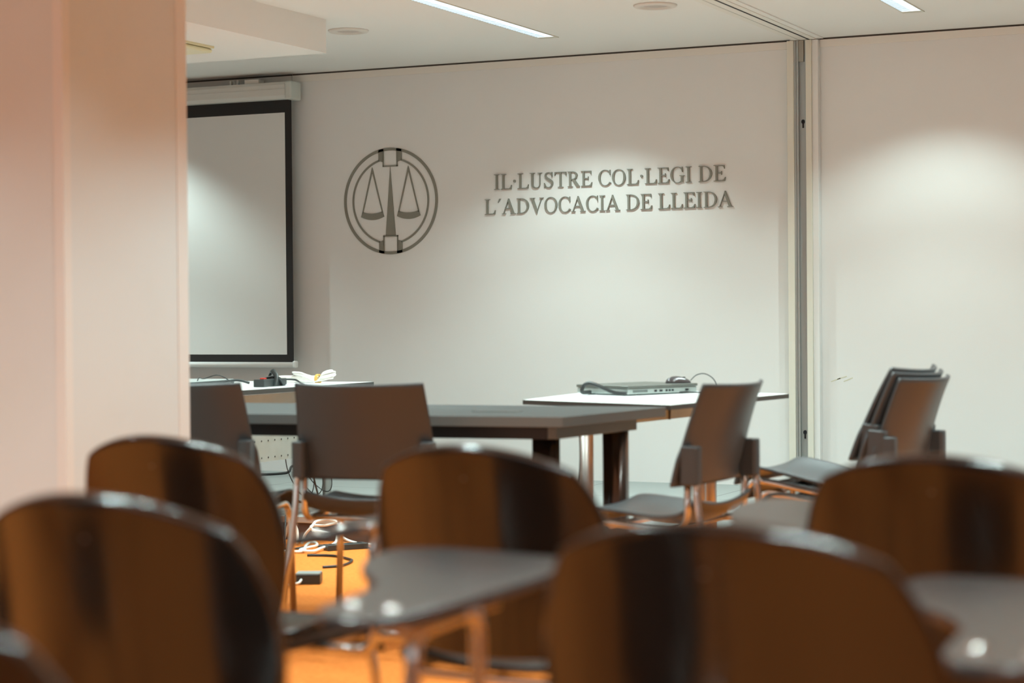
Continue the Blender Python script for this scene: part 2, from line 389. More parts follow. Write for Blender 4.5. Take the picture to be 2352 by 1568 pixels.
def arc(cx, cy, rx, ry, a0, a1, wth, wtn, n=26):
    """crescent stroke: thick at the sides, thin at top and bottom, as quads"""
    out = []
    def pt(a):
        c, d = math.cos(a), math.sin(a); w = wtn+(wth-wtn)*abs(c)**1.6
        return (cx+rx*c, cy+ry*d), (cx+(rx-w)*c, cy+(ry-wtn*0.9-(w-wtn)*0.25)*d)
    for i in range(n):
        a, b2 = a0+(a1-a0)*i/n, a0+(a1-a0)*(i+1)/n
        (p0, q0), (p1, q1) = pt(a), pt(b2); out.append([p0, p1, q1, q0])
    return out
def sweep(pts, ws, n=10):
    P = catmull([Vector((x, y, 0)) for x, y in pts], n); m = len(P); out = []; L = []
    for i in range(m):
        t = P[min(i+1, m-1)]-P[max(i-1, 0)]; t.normalize(); f = i/(m-1)*(len(ws)-1); k = min(int(f), len(ws)-2); w = ws[k]+(ws[k+1]-ws[k])*(f-k)
        nx, ny = -t.y*w/2, t.x*w/2; L.append(((P[i].x+nx, P[i].y+ny), (P[i].x-nx, P[i].y-ny)))
    for i in range(m-1): out.append([L[i][0], L[i+1][0], L[i+1][1], L[i][1]])
    return out
def G_I(): return stem(0.25), 0.503
def G_L(): return stem(0.26)+[R_(0.2, 0, 0.82, TN), [(0.80, 0), (0.86, 0), (0.90, 0.27), (0.86, 0.27), (0.80, 0.12), (0.70, TN)]], 0.923
def G_E(): return stem(0.26)+[R_(0.2, 0, 0.80, TN), R_(0.2, 0.95, 0.78, 1), R_(0.2, 0.49, 0.60, 0.54), [(0.76, 0), (0.84, 0), (0.89, 0.25), (0.85, 0.25), (0.77, 0.11), (0.66, TN)],
                [(0.68, 0.95), (0.76, 0.88), (0.79, 0.78), (0.83, 0.78), (0.82, 1), (0.74, 1)], R_(0.58, 0.40, 0.62, 0.63)], 0.923
def G_T(): return stem(0.46)+[R_(0.06, 0.95, 0.86, 1), [(0.03, 1), (0.09, 1), (0.16, 0.94), (0.07, 0.86), (0.05, 0.76), (0.01, 0.76)], [(0.89, 1), (0.83, 1), (0.76, 0.94), (0.85, 0.86), (0.87, 0.76), (0.91, 0.76)]], 0.923
def G_O(): return arc(0.545, 0.5, 0.49, 0.52, 0, 2*math.pi, 0.15, 0.04, 44), 1.09
def G_C(): return arc(0.55, 0.5, 0.50, 0.52, math.radians(42), math.radians(318), 0.155, 0.04, 36)+[[(0.86, 0.78), (0.90, 0.66), (0.94, 0.66), (0.93, 1.01), (0.90, 1.01), (0.86, 0.93)], bar(0.86, 0.21, 0.97, 0.15, 0.04)], 1.008
def G_G(): return arc(0.55, 0.5, 0.50, 0.52, math.radians(45), math.radians(308), 0.155, 0.04, 34)+[R_(0.80, 0.04, 0.80+TH, 0.42), serif(0.87, 0.46, 0.36, -1), R_(0.80, 0.06, 0.86, 0.12), [(0.84, 0.80), (0.89, 0.67), (0.93, 0.67), (0.91, 1.01), (0.88, 1.01), (0.84, 0.93)]], 1.09
def G_D(): return stem(0.26, 0.38)+arc(0.42, 0.5, 0.61, 0.5, -math.pi/2, math.pi/2, 0.155, 0.05, 24)+[R_(0.3, 0, 0.43, TN), R_(0.3, 1-TN, 0.43, 1)], 1.09
def G_U(): return [R_(0.19, 0.32, 0.19+TH, 1), serif(0.26, 1, 0.40, -1), R_(0.80, 0.32, 0.80+TN, 1), serif(0.83, 1, 0.34, -1)]+sweep([(0.262, 0.34), (0.28, 0.14), (0.42, 0.03), (0.56, 0.012), (0.72, 0.05), (0.81, 0.17), (0.825, 0.34)], [TH, 0.13, 0.09, 0.055, 0.05, 0.05]), 1.09
def G_S(): return sweep([(0.66, 0.80), (0.56, 0.95), (0.40, 0.985), (0.22, 0.92), (0.17, 0.76), (0.27, 0.62), (0.48, 0.50), (0.65, 0.36), (0.66, 0.18), (0.54, 0.04), (0.36, 0.015), (0.20, 0.08), (0.11, 0.24)],
                    [0.045, 0.05, 0.05, 0.09, 0.13, 0.15, 0.16, 0.15, 0.12, 0.09, 0.05, 0.05, 0.045])+[[(0.09, 0.32), (0.06, 0.32), (0.07, -0.01), (0.11, -0.01), (0.15, 0.08)], [(0.64, 0.70), (0.69, 0.70), (0.68, 1.01), (0.64, 1.01), (0.61, 0.92)]], 0.84
def G_R(): return stem(0.26, 0.38)+arc(0.44, 0.735, 0.37, 0.265, -math.pi/2, math.pi/2, 0.145, 0.05, 20)+[R_(0.3, 0.47, 0.45, 0.47+TN), R_(0.3, 1-TN, 0.45, 1), [(0.42, 0.48), (0.60, 0.48), (0.93, 0.06), (0.98, 0.03), (0.98, 0), (0.74, 0)]], 1.008
def G_A(): return [[(0.50, 1.02), (0.56, 1.02), (0.97, 0.03), (0.79, 0.03), (0.46, 0.86)], [(0.52, 1.02), (0.53, 0.93), (0.17, 0.03), (0.11, 0.03)], R_(0.26, 0.33, 0.74, 0.38), R_(0.01, 0, 0.31, 0.035), R_(0.68, 0, 1.08, 0.035)], 1.09
def G_V(): return [[(0.58, -0.02), (0.52, -0.02), (0.11, 0.97), (0.29, 0.97), (0.60, 0.17)], [(0.55, -0.02), (0.55, 0.08), (0.90, 0.97), (0.96, 0.97)], R_(0.01, 0.965, 0.40, 1), R_(0.76, 0.965, 1.07, 1)], 1.09
def G_dot(): return [[(0.19+0.085*math.cos(a*math.pi/10), 0.52+0.085*math.sin(a*math.pi/10)) for a in range(20)]], 0.378
def G_acc(): return [[(0.20, 0.76), (0.40, 1.02), (0.28, 1.02), (0.17, 0.76)][::-1]], 0.48
GL = dict(I=G_I, L=G_L, E=G_E, T=G_T, O=G_O, C=G_C, G=G_G, D=G_D, U=G_U, S=G_S, R=G_R, A=G_A, V=G_V)
GL['.'] = G_dot; GL["'"] = G_acc
def line_of_text(txt, x0, x1, zb, cap, label, rise=0.0):
    e = empty('wall_lettering', (x0, D, zb), label=label, cat='wall lettering', group='raised grey lettering on the wall')
    adv = [0.378 if c == ' ' else GL[c]()[1] for c in txt]
    sx = (x1-x0)/sum(adv); x = 0.0
    for c, a_ in zip(txt, adv):
        if c != ' ':
            q = MB(); polys = GL[c]()[0]
            for k, pl in enumerate(polys):
                ar = sum(pl[i][0]*pl[(i+1) % len(pl)][1]-pl[(i+1) % len(pl)][0]*pl[i][1] for i in range(len(pl)))
                if ar < 0: pl = pl[::-1]
                q.prism([(u*sx, v*cap) for u, v in pl], 0.001, 0.0105+0.00004*(k % 7), 0, Matrix.Translation((x, 0, 0)) @ WALLT)
            q.build('letter', m_letter, e)
        x += a_*sx
    return e
line_of_text('IL.LUSTRE COL.LEGI DE', -5.082, -3.640, 1.809, 0.0885, 'upper line of raised grey serif letters reading IL·LUSTRE COL·LEGI DE')
line_of_text("L'ADVOCACIA DE LLEIDA", -5.145, -3.600, 1.664, 0.0885, 'lower line of raised grey serif letters reading L´ADVOCACIA DE LLEIDA')

# emblem with the scales
em = empty('wall_emblem', (-5.776, D, 1.765), label='round grey emblem with balance scales on the back wall beside the screen', cat='emblem')
t0, t1 = 0.0005, 0.006
def ep(name, polys, k=0):
    q = MB()
    for pl in polys:
        ar = sum(pl[i][0]*pl[(i+1) % len(pl)][1]-pl[(i+1) % len(pl)][0]*pl[i][1] for i in range(len(pl)))
        if ar < 0: pl = pl[::-1]
        q.prism(pl, t0, t1, 0, WALLT)
    return q.build(name, m_letter, em)
def ring_open(ro, ri, gap, name):
    g = math.asin(gap/ro)
    q = MB(); q.ring(0, 0, ro, ri, t0, t1, WALLT, 70, 0, math.pi/2+g, 3*math.pi/2-g); q.ring(0, 0, ro, ri, t0, t1, WALLT, 70, 0, -math.pi/2+g, math.pi/2-g)
    return q.build(name, m_letter, em)
q = MB(); q.ring(0, 0, 0.322, 0.305, t0, t1, WALLT, 140); q.build('outer_ring', m_letter, em)
ring_open(0.263, 0.252, 0.075, 'inner_ring')
for sgn in (1, -1):
    z = lambda v: sgn*v
    polys = []
    for sx in (1, -1):
        polys.append([(sx*0.049, z(0.236)), (sx*0.080, z(0.245)), (sx*0.080, z(0.311)), (sx*0.049, z(0.317))])
        polys.append([(sx*0.043, z(0.209)), (sx*0.051, z(0.209)), (sx*0.051, z(0.316)), (sx*0.043, z(0.316))])
    polys.append([(-0.051, z(0.207)), (0.051, z(0.207)), (0.051, z(0.216)), (-0.051, z(0.216))])
    ep('square_frame', polys)
def pan(cx):
    ha = 0.080; pl = []
    for i in range(13):
        t = -1+2*i/12; pl.append((cx+ha*0.86*t, -0.073+0.012*t*t))
    for i in range(13):
        t = 1-2*i/12; pl.append((cx+ha*t, -0.112+0.020*t*t))
    ep('pan', [[pl[i], pl[i+1], pl[24-i], pl[25-i]] for i in range(12)])
    ap = 0.208; polys = []
    for sx in (1, -1):
        polys.append([(cx-0.0002*sx, ap), (cx+sx*0.0045, ap-0.012), (cx+sx*0.0725, -0.070), (cx+sx*0.0655, -0.070), (cx-sx*0.0002, ap-0.030)])
    ep('hanger', polys)
pan(-0.124); pan(0.124)
ep('needle', [[(0, 0.207), (-0.034, -0.209), (0.034, -0.209)]])

# ------------------------------------------------------------------ tables
def flat_table_top(q, poly, z0, z1): q.prism(poly, z0, z1, 0, mi_side=1)
# grey meeting table in the middle
g = empty('meeting_table', (-3.35, 6.25, 0), label='grey laminate meeting table on thick dark columns in the middle of the room', cat='table')
L_ = lambda pl: [(x+3.35, y-6.25) for x, y in pl]
q = MB(); q.prism(L_([(-4.35, 5.72), (-2.578, 5.875), (-2.500, 6.61), (-4.36, 6.50)]), 0.705, 0.74, 0, mi_side=1); q.build('tabletop', [m_grey_top, m_grey_edge], g, bevel=0.002)
q = MB(); q.prism(L_([(-4.30, 5.80), (-2.664, 5.945), (-2.664, 5.975), (-4.30, 5.83)]), 0.661, 0.703); q.build('front_beam', m_black_beam, g)
q = MB(); q.prism(L_([(-2.662, 5.943), (-2.630, 5.946), (-2.575, 6.52), (-2.607, 6.52)]), 0.662, 0.704); q.build('side_beam', m_grey_beam, g, bevel=0.002)
q = MB(); q.prism(L_([(-4.30, 6.40), (-2.67, 6.48), (-2.67, 6.51), (-4.30, 6.43)]), 0.661, 0.703); q.build('rear_beam', m_black_beam, g)
def col(x, y, rx, ry, ang, name='leg'):
    q = MB(); T = Matrix.Translation((x+3.35, y-6.25, 0)) @ Matrix.Rotation(math.radians(ang), 4, 'Z')
    pts = []
    for k in range(40):
        a = 2*math.pi*k/40; c, d = math.cos(a), math.sin(a)
        fl_ = 1.0-0.07*(k % 5 == 2)
        pts.append((rx*fl_*math.copysign(abs(c)**0.7, c), ry*fl_*math.copysign(abs(d)**0.7, d)))
    vs = [T @ Vector((x_, y_, z)) for z in (0.0, 0.662) for x_, y_ in pts]; n = 40
    q.add(vs, [(i, (i+1) % n, n+(i+1) % n, n+i) for i in range(n)], 0, True); q.add(vs, [tuple(range(n, 2*n)), tuple(reversed(range(n)))], 0)
    return q.build(name, m_dark_steel, g)
col(-2.706, 6.03, 0.042, 0.050, 5); col(-2.622, 6.435, 0.042, 0.050, 5); col(-4.15, 6.0, 0.036, 0.045, 5); col(-4.15, 6.35, 0.036, 0.05, 5)
q = MB(); q.prism(L_([(-3.02, 6.11), (-2.86, 6.125), (-2.866, 6.195), (-3.026, 6.18)]), 0.7402, 0.7412); q.build('cable_port', m_edge, g)
# white table on the right (holds the laptop)
w = empty('white_table', (-2.9, 7.5, 0), label='white-topped table with dark edging carrying the laptop', cat='table')
L_ = lambda pl: [(x+2.9, y-7.5) for x, y in pl]
q = MB(); q.prism(L_([(-2.532, 6.74), (-2.419, 7.806), (-3.33, 8.17), (-3.244, 7.01)]), 0.722, 0.74, 0, mi_side=1); q.build('tabletop', [m_white_top, m_edge], w)
q = MB(); q.prism(L_([(-2.803, 7.03), (-2.788, 7.03), (-2.70, 7.95), (-2.715, 7.95)]), 0.656, 0.7215); q.build('modesty_panel', m_board, w)
for (x, y) in ((-2.95, 6.95), (-2.66, 7.40), (-3.15, 7.70), (-2.735, 7.74)):
    q = MB(); f0 = 0 if y < 8.2 else ZS
    q.lathe([(0.026, f0), (0.026, 0.72)], (x+2.9, y-7.5, 0), 20); q.build('leg', m_copper, w)
q = MB(); q.tube([(-2.76+2.9, 7.33-7.5, 0.718), (-2.758+2.9, 7.33-7.5, 0.69), (-2.76+2.9, 7.33-7.5, 0.655)], 0.007, 8); q.build('hook', m_edge, w)
# white table on the left (cables)
w2 = empty('white_table', (-5.3, 8.0, 0), label='white-topped table with dark edging under the projection screen, covered with cables', cat='table')
L_ = lambda pl: [(x+5.3, y-8.0) for x, y in pl]
q = MB(); q.prism(L_([(-4.93, 7.10), (-4.874, 8.755), (-5.75, 8.73), (-5.75, 7.10)]), 0.718, 0.74, 0, mi_side=1); q.build('tabletop', [m_white_top, m_edge], w2)
q = MB(); q.box((-4.965+5.3, 7.2-8.0, 0.40), (-4.947+5.3, 8.25-8.0, 0.712)); q.build('modesty_panel', m_board, w2)
q = MB()
for r_ in range(2):
    for k in range(16):
        T = Matrix.Translation((-4.9465+5.3, 7.30+k*0.0575-8.0, 0.497-0.078*r_)) @ Matrix.Rotation(math.radians(90), 4, 'Y')
        q.prism([(0.004*math.cos(a*math.pi/4), 0.004*math.sin(a*math.pi/4)) for a in range(8)], 0, 0.001, 0, T)
q.build('pinhole_row', m_dark, w2)
for (x, y) in ((-5.02, 8.53), (-5.62, 8.53), (-5.02, 7.22), (-5.62, 7.22)):
    q = MB(); q.lathe([(0.020, ZS if y > 8.2 else 0.0), (0.020, 0.716)] if 0 else [(0.022, ZS if y > 8.2 else 0.0), (0.022, 0.716)], (x+5.3, y-8.0, 0), 20); q.build('leg', m_copper, w2)

# ------------------------------------------------------------------ things on the tables
TZ = 0.7402
lp = empty('laptop', (-3.035, 7.69, TZ), 0, 'closed dark laptop lying on the white table', 'laptop')
# corners measured on the table: front, right, back, left
def quad(a, b2, c, d, z0, z1, q, mi=0): q.prism([a, b2, c, d], z0, z1, mi)
def rot2(x, y, a): a = math.radians(a); return (x*math.cos(a)-y*math.sin(a), x*math.sin(a)+y*math.cos(a))
lp.rotation_euler = (0, 0, math.radians(66))
q = MB(); q.box((-0.200, -0.150, 0.005), (0.200, 0.150, 0.028)); q.build('base', m_lapside, lp, bevel=0.004)
q = MB(); q.box((-0.203, -0.153, 0.0285), (0.203, 0.153, 0.041)); q.build('lid', m_lid, lp, bevel=0.004)
for (x, w_) in ((-0.05, 0.016), (-0.02, 0.018), (0.015, 0.012), (0.033, 0.012), (0.051, 0.012), (0.13, 0.02)):
    MB().box((x, -0.1508, 0.012), (x+w_, -0.1496, 0.020)).build('port', m_dark, lp)
q = MB()
for k in range(12): q.box((-0.17+k*0.007, -0.1508, 0.012), (-0.167+k*0.007, -0.1496, 0.022))
q.build('vent', m_dark, lp)
for x in (-0.15, 0.15):
    for y in (-0.12, 0.12): MB().box((x-0.02, y-0.006, 0), (x+0.02, y+0.006, 0.005)).build('rubber_foot', m_dark, lp)
def cable(name, pts, r, m, label, cat='cable', group=None, seg=10):
    q = MB(); q.tube(pts, r, 8, seg=seg); o = q.build(name, m); return tag(o, label, cat, group)
cable('power_cable', [(-3.175, 7.52, TZ+0.012), (-3.181, 7.45, TZ+0.014), (-3.172, 7.45, TZ+0.040), (-3.150, 7.45, TZ+0.050), (-3.115, 7.44, TZ+0.044), (-3.07, 7.43, TZ+0.028), (-3.03, 7.43, TZ+0.014), (-2.98, 7.43, TZ+0.010)], 0.008, m_cable_k, 'thick black cable looped at the left end of the laptop')
ms = empty('computer_mouse', (-2.885, 7.775, TZ+0.0414), math.radians(-50), 'dark computer mouse resting on the right end of the laptop lid', 'computer mouse')
q = MB(); pr = []
vs = []; nu, nv = 20, 8
for j in range(nv+1):
    a = j/nv*math.pi/2
    for i in range(nu):
        t = 2*math.pi*i/nu; vs.append((0.033*math.cos(t)*math.cos(a), 0.056*math.sin(t)*math.cos(a), 0.028*math.sin(a)*(1-0.25*math.sin(t)*math.cos(a))))
fs = [(j_*nu+i, j_*nu+(i+1) % nu, (j_+1)*nu+(i+1) % nu, (j_+1)*nu+i) for j_ in range(nv) for i in range(nu)]+[tuple(reversed(range(nu)))]
q.add(vs, fs, 0, True); q.build('shell', mat('mouse_plastic', (0.06, 0.055, 0.06), 0.15, spec=0.8), ms)
q = MB(); q.tube([(0, 0.02, 0.023), (0, 0.03, 0.022)], 0.004, 8, curve=False); q.build('wheel', m_edge, ms)
cable('mouse_cable', [(-2.84, 7.80, TZ+0.052), (-2.82, 7.82, TZ+0.074), (-2.79, 7.84, TZ+0.078), (-2.76, 7.86, TZ+0.055), (-2.745, 7.88, TZ+0.010), (-2.76, 7.93, TZ+0.003)], 0.0022, m_cable_k, 'thin mouse cable arching up at the right end of the laptop')
cable('power_cable', [(-2.86, 7.72, TZ+0.006), (-2.80, 7.78, TZ+0.004), (-2.72, 7.78, TZ+0.004), (-2.62, 7.70, TZ+0.004)], 0.003, m_cable_k, 'thin black cable lying flat right of the laptop')

ps = empty('power_strip', (-5.06, 8.08, TZ), math.radians(95), 'black power strip with cable wrapped round it on the left white table', 'power strip')
q = MB(); q.box((-0.12, -0.028, 0), (0.12, 0.028, 0.036)); q.build('body', m_dev, ps, bevel=0.004)
q = MB(); q.box((-0.085, -0.012, 0.036), (-0.060, 0.012, 0.042)); q.build('switch', m_red, ps, bevel=0.002)
q = MB(); q.tube([(-0.02, -0.034, 0.004), (-0.01, -0.036, 0.03), (0.0, -0.03, 0.052), (0.02, 0.0, 0.074), (0.045, 0.02, 0.060), (0.035, 0.034, 0.02)], 0.012, 10, flat=0.4); q.tube([(0.06, -0.034, 0.004), (0.03, -0.034, 0.034), (0.0, -0.01, 0.045), (-0.05, 0.03, 0.03), (-0.07, 0.036, 0.005)], 0.012, 10, flat=0.4)
q.build('cable_wrap', m_dev, ps)
for k in range(3): MB().lathe([(0.015, 0.036), (0.015, 0.037)], (-0.02+0.045*k, 0, 0), 16).build('socket', m_dark, ps)
cable('black_cable', [(-5.10, 7.96, TZ+0.02), (-5.14, 7.92, TZ+0.034), (-5.16, 7.82, TZ+0.028), (-5.16, 7.72, TZ+0.020), (-5.18, 7.60, TZ+0.008), (-5.22, 7.52, TZ+0.006)], 0.006, m_cable_k, 'black cable running left from the power strip along the white table')
cable('black_cable', [(-5.05, 8.20, TZ+0.030), (-5.02, 8.24, TZ+0.026), (-4.95, 8.18, TZ+0.012), (-4.905, 8.14, TZ+0.006), (-4.878, 8.12, TZ-0.01), (-4.872, 8.12, 0.60), (-4.87, 8.14, 0.35), (-4.84, 8.20, 0.14), (-4.80, 8.26, 0.116)], 0.0045, m_cable_k, 'black cable dropping over the dark edge of the left white table')
bx = empty('set_top_box', (-5.28, 7.72, TZ), math.radians(3), 'flat dark electronics box at the left end of the cable table', 'electronics box')
q = MB(); q.box((-0.13, -0.20, 0.004), (0.13, 0.20, 0.036)); q.build('body', m_dev, bx, bevel=0.006)
q = MB(); q.box((-0.128, -0.198, 0.0362), (0.128, 0.198, 0.040)); q.build('lid', mat('box_lid', (0.45, 0.49, 0.48), 0.35), bx, bevel=0.003)
cable('thin_cable', [(-5.16, 7.40, TZ+0.004), (-5.14, 7.55, TZ+0.02), (-5.18, 7.66, TZ+0.052), (-5.22, 7.76, TZ+0.046), (-5.16, 7.80, TZ+0.060), (-5.10, 7.86, TZ+0.006)], 0.0022, m_cable_k, 'thin grey wire curling over the electronics box')
# white cable bundle with rubber band
wb = empty('cable_bundle', (-5.08, 8.50, TZ), math.radians(-3), 'coiled white cable bundle held by a tan rubber band on the left white table', 'cable')
q = MB()
for k in range(9):
    a = random.uniform(-1, 1); r1 = 0.022+0.012*random.random(); h0 = 0.008+0.050*random.random()
    q.tube([(-0.11+random.uniform(-.01, .01), a*0.02, h0), (-0.05, -r1*0.8, h0+0.006*a), (0.035, -0.008+0.012*a, 0.016+0.006*a), (0.09, -r1*1.3, h0), (0.125+0.01*a, 0, h0+0.01), (0.09, r1*1.3, 0.012+h0*0.6), (0.035, 0.006, 0.022-0.006*a), (-0.05, r1, 0.018+h0*0.4)], 0.0042, 8, closed=True)
q.build('coil', m_cable_w, wb)
q = MB(); q.ring(0, 0, 0.024, 0.019, -0.008, 0.008, Matrix.Translation((0.035, 0, 0.022)) @ Matrix.Rotation(math.radians(90), 4, 'Y'), 24); q.build('rubber_band', m_band, wb)
bx2 = empty('plug_adapter', (-5.22, 8.60, TZ), math.radians(4), 'long cream plug housing lying left of the white cable bundle', 'adapter')
q = MB(); q.box((-0.10, -0.03, 0), (0.10, 0.03, 0.034)); q.build('body', m_cable_w, bx2, bevel=0.005)
q = MB(); q.box((0.1002, -0.012, 0.010), (0.106, 0.012, 0.024)); q.build('socket', m_paper, bx2)
pp = MB(); pp.prism([(-5.02, 8.18), (-4.96, 8.38), (-5.20, 8.42), (-5.24, 8.24)], TZ, TZ+0.006); tag(pp.build('paper_sheet', m_paper), 'white folded paper behind the black power strip', 'paper')

# ------------------------------------------------------------------ cables and boxes on the floor
z = 0.006
cable('white_cable', [(-4.939, 7.99, 0.008), (-4.935, 8.0, 0.045), (-4.918, 8.0, 0.092), (-4.90, 8.0, 0.104), (-4.881, 8.0, 0.093), (-4.87, 8.0, 0.061), (-4.865, 7.99, 0.008)], 0.0065, m_cable_w, 'white cable arching up in front of the dark step, leftmost of the white cables')
cable('white_cable', [(-4.84, 7.99, 0.008), (-4.83, 8.0, 0.05), (-4.80, 8.0, 0.082), (-4.798, 8.03, 0.10), (-4.802, 8.06, 0.108), (-4.78, 8.12, 0.112), (-4.74, 8.14, 0.10), (-4.79, 8.12, 0.085), (-4.82, 8.08, 0.088), (-4.795, 8.0, 0.090), (-4.785, 8.0, 0.076), (-4.74, 8.02, 0.066), (-4.69, 8.06, 0.055), (-4.66, 8.06, 0.070)], 0.0065, m_cable_w, 'white cable looped in the air in front of the dark step behind the chair leg')
cable('white_cable', [(-4.80, 7.72, 0.008), (-4.69, 7.74, 0.008), (-4.735, 7.85, 0.018), (-4.745, 7.90, 0.026), (-4.715, 7.90, 0.030), (-4.700, 7.89, 0.018), (-4.73, 7.85, 0.010), (-4.71, 7.76, 0.010), (-4.63, 7.74, 0.012), (-4.645, 7.84, 0.014), (-4.63, 7.90, 0.021), (-4.632, 7.95, 0.032), (-4.654, 8.0, 0.055)], 0.0065, m_cable_w, 'tangled white cable knotted on the orange carpet behind the chair legs')
cable('white_cable', [(-4.72, 8.10, 0.062), (-4.693, 8.1, 0.045), (-4.677, 8.1, 0.03), (-4.64, 8.1, 0.017), (-4.595, 8.1, 0.009), (-4.549, 8.09, 0.008), (-4.48, 8.10, 0.010), (-4.38, 8.14, 0.008)], 0.006, m_cable_w, 'white cable running right across the orange carpet')
cable('black_cable', [(-4.98, 7.70, 0.05), (-4.90, 7.76, z), (-4.80, 7.80, z), (-4.76, 7.96, z), (-4.68, 8.04, z), (-4.52, 8.02, z), (-4.45, 7.95, z)], 0.004, m_cable_k, 'black cable among the white cables on the carpet')
cable('black_cable', [(-4.92, 7.98, 0.14), (-4.85, 7.86, 0.03), (-4.80, 7.82, z), (-4.70, 8.02, z), (-4.60, 8.12, z)], 0.004, m_cable_k, 'black cable crossing at the foot of the step')
cable('black_cable', [(-4.60, 7.64, z), (-4.526, 7.663, z), (-4.455, 7.656, z), (-4.362, 7.591, z), (-4.32, 7.55, z), (-4.285, 7.456, z), (-4.275, 7.365, z), (-4.32, 7.30, z)], 0.006, m_cable_k, 'black cable loop on the open orange carpet in front of the cable tangle')
cable('black_cable', [(-6.50, 10.2, ZS+0.01), (-6.33, 10.28, ZS+0.02), (-6.36, 10.42, ZS+0.05), (-6.15, 10.44, ZS+0.012), (-6.0, 10.3, ZS+0.008)], 0.008, m_cable_k, 'black cable loop on the pale tiles near the back wall')
cable('black_cable', [(-5.6, 9.0, ZS+0.006), (-5.3, 8.8, ZS+0.006), (-4.95, 8.75, ZS+0.008), (-4.80, 8.95, ZS+0.01), (-4.72, 8.9, ZS+0.05), (-4.62, 8.95, ZS+0.03), (-4.4, 8.8, ZS+0.006)], 0.007, m_cable_k, 'black cable trailing over the pale tiled platform')
for k, dx in enumerate((0, 0.05, 0.1)):
    cable('thin_cable', [(-5.10+dx, 8.30, 0.62), (-5.13+dx, 8.33, 0.35), (-5.05+dx, 8.36, 0.19+0.02*k), (-4.98+dx, 8.34, 0.26), (-5.00+dx, 8.31, 0.50)], 0.0025, m_cable_k, 'thin dark wire loop hanging under the left white table', group='wire loops under the left white table')
cable('black_cable', [(-3.10, 7.22, 0.715), (-3.10, 7.24, 0.50), (-3.13, 7.26, 0.30), (-3.22, 7.32, 0.13), (-3.30, 7.36, 0.01)], 0.005, m_cable_k, 'thin black cable hanging down behind the grey table leg')
s2 = empty('power_strip', (-4.575, 7.94, 0), math.radians(52), 'black power strip lying among cables on the orange carpet', 'power strip')
q = MB(); q.box((-0.10, -0.03, 0), (0.10, 0.03, 0.028)); q.build('body', m_dev, s2, bevel=0.004)
for k in range(4): MB().lathe([(0.014, 0.0282), (0.014, 0.029)], (-0.07+0.045*k, 0, 0), 16).build('socket', m_dark, s2)
ad = empty('power_adapter', (-4.13, 6.88, 0), math.radians(24), 'small black power adapter alone on the orange carpet', 'power adapter')
q = MB(); q.box((-0.055, -0.045, 0.0), (0.045, 0.045, 0.042)); q.build('body', m_dev, ad, bevel=0.005)
q = MB(); q.box((-0.053, -0.043, 0.042), (0.043, 0.043, 0.044)); q.build('face_plate', m_lapside, ad)
q = MB(); q.tube([(-0.03, -0.046, 0.02), (-0.04, -0.07, 0.01), (-0.08, -0.08, 0.006), (-0.14, -0.05, 0.006)], 0.005, 8); q.build('lead', m_cable_w, ad)

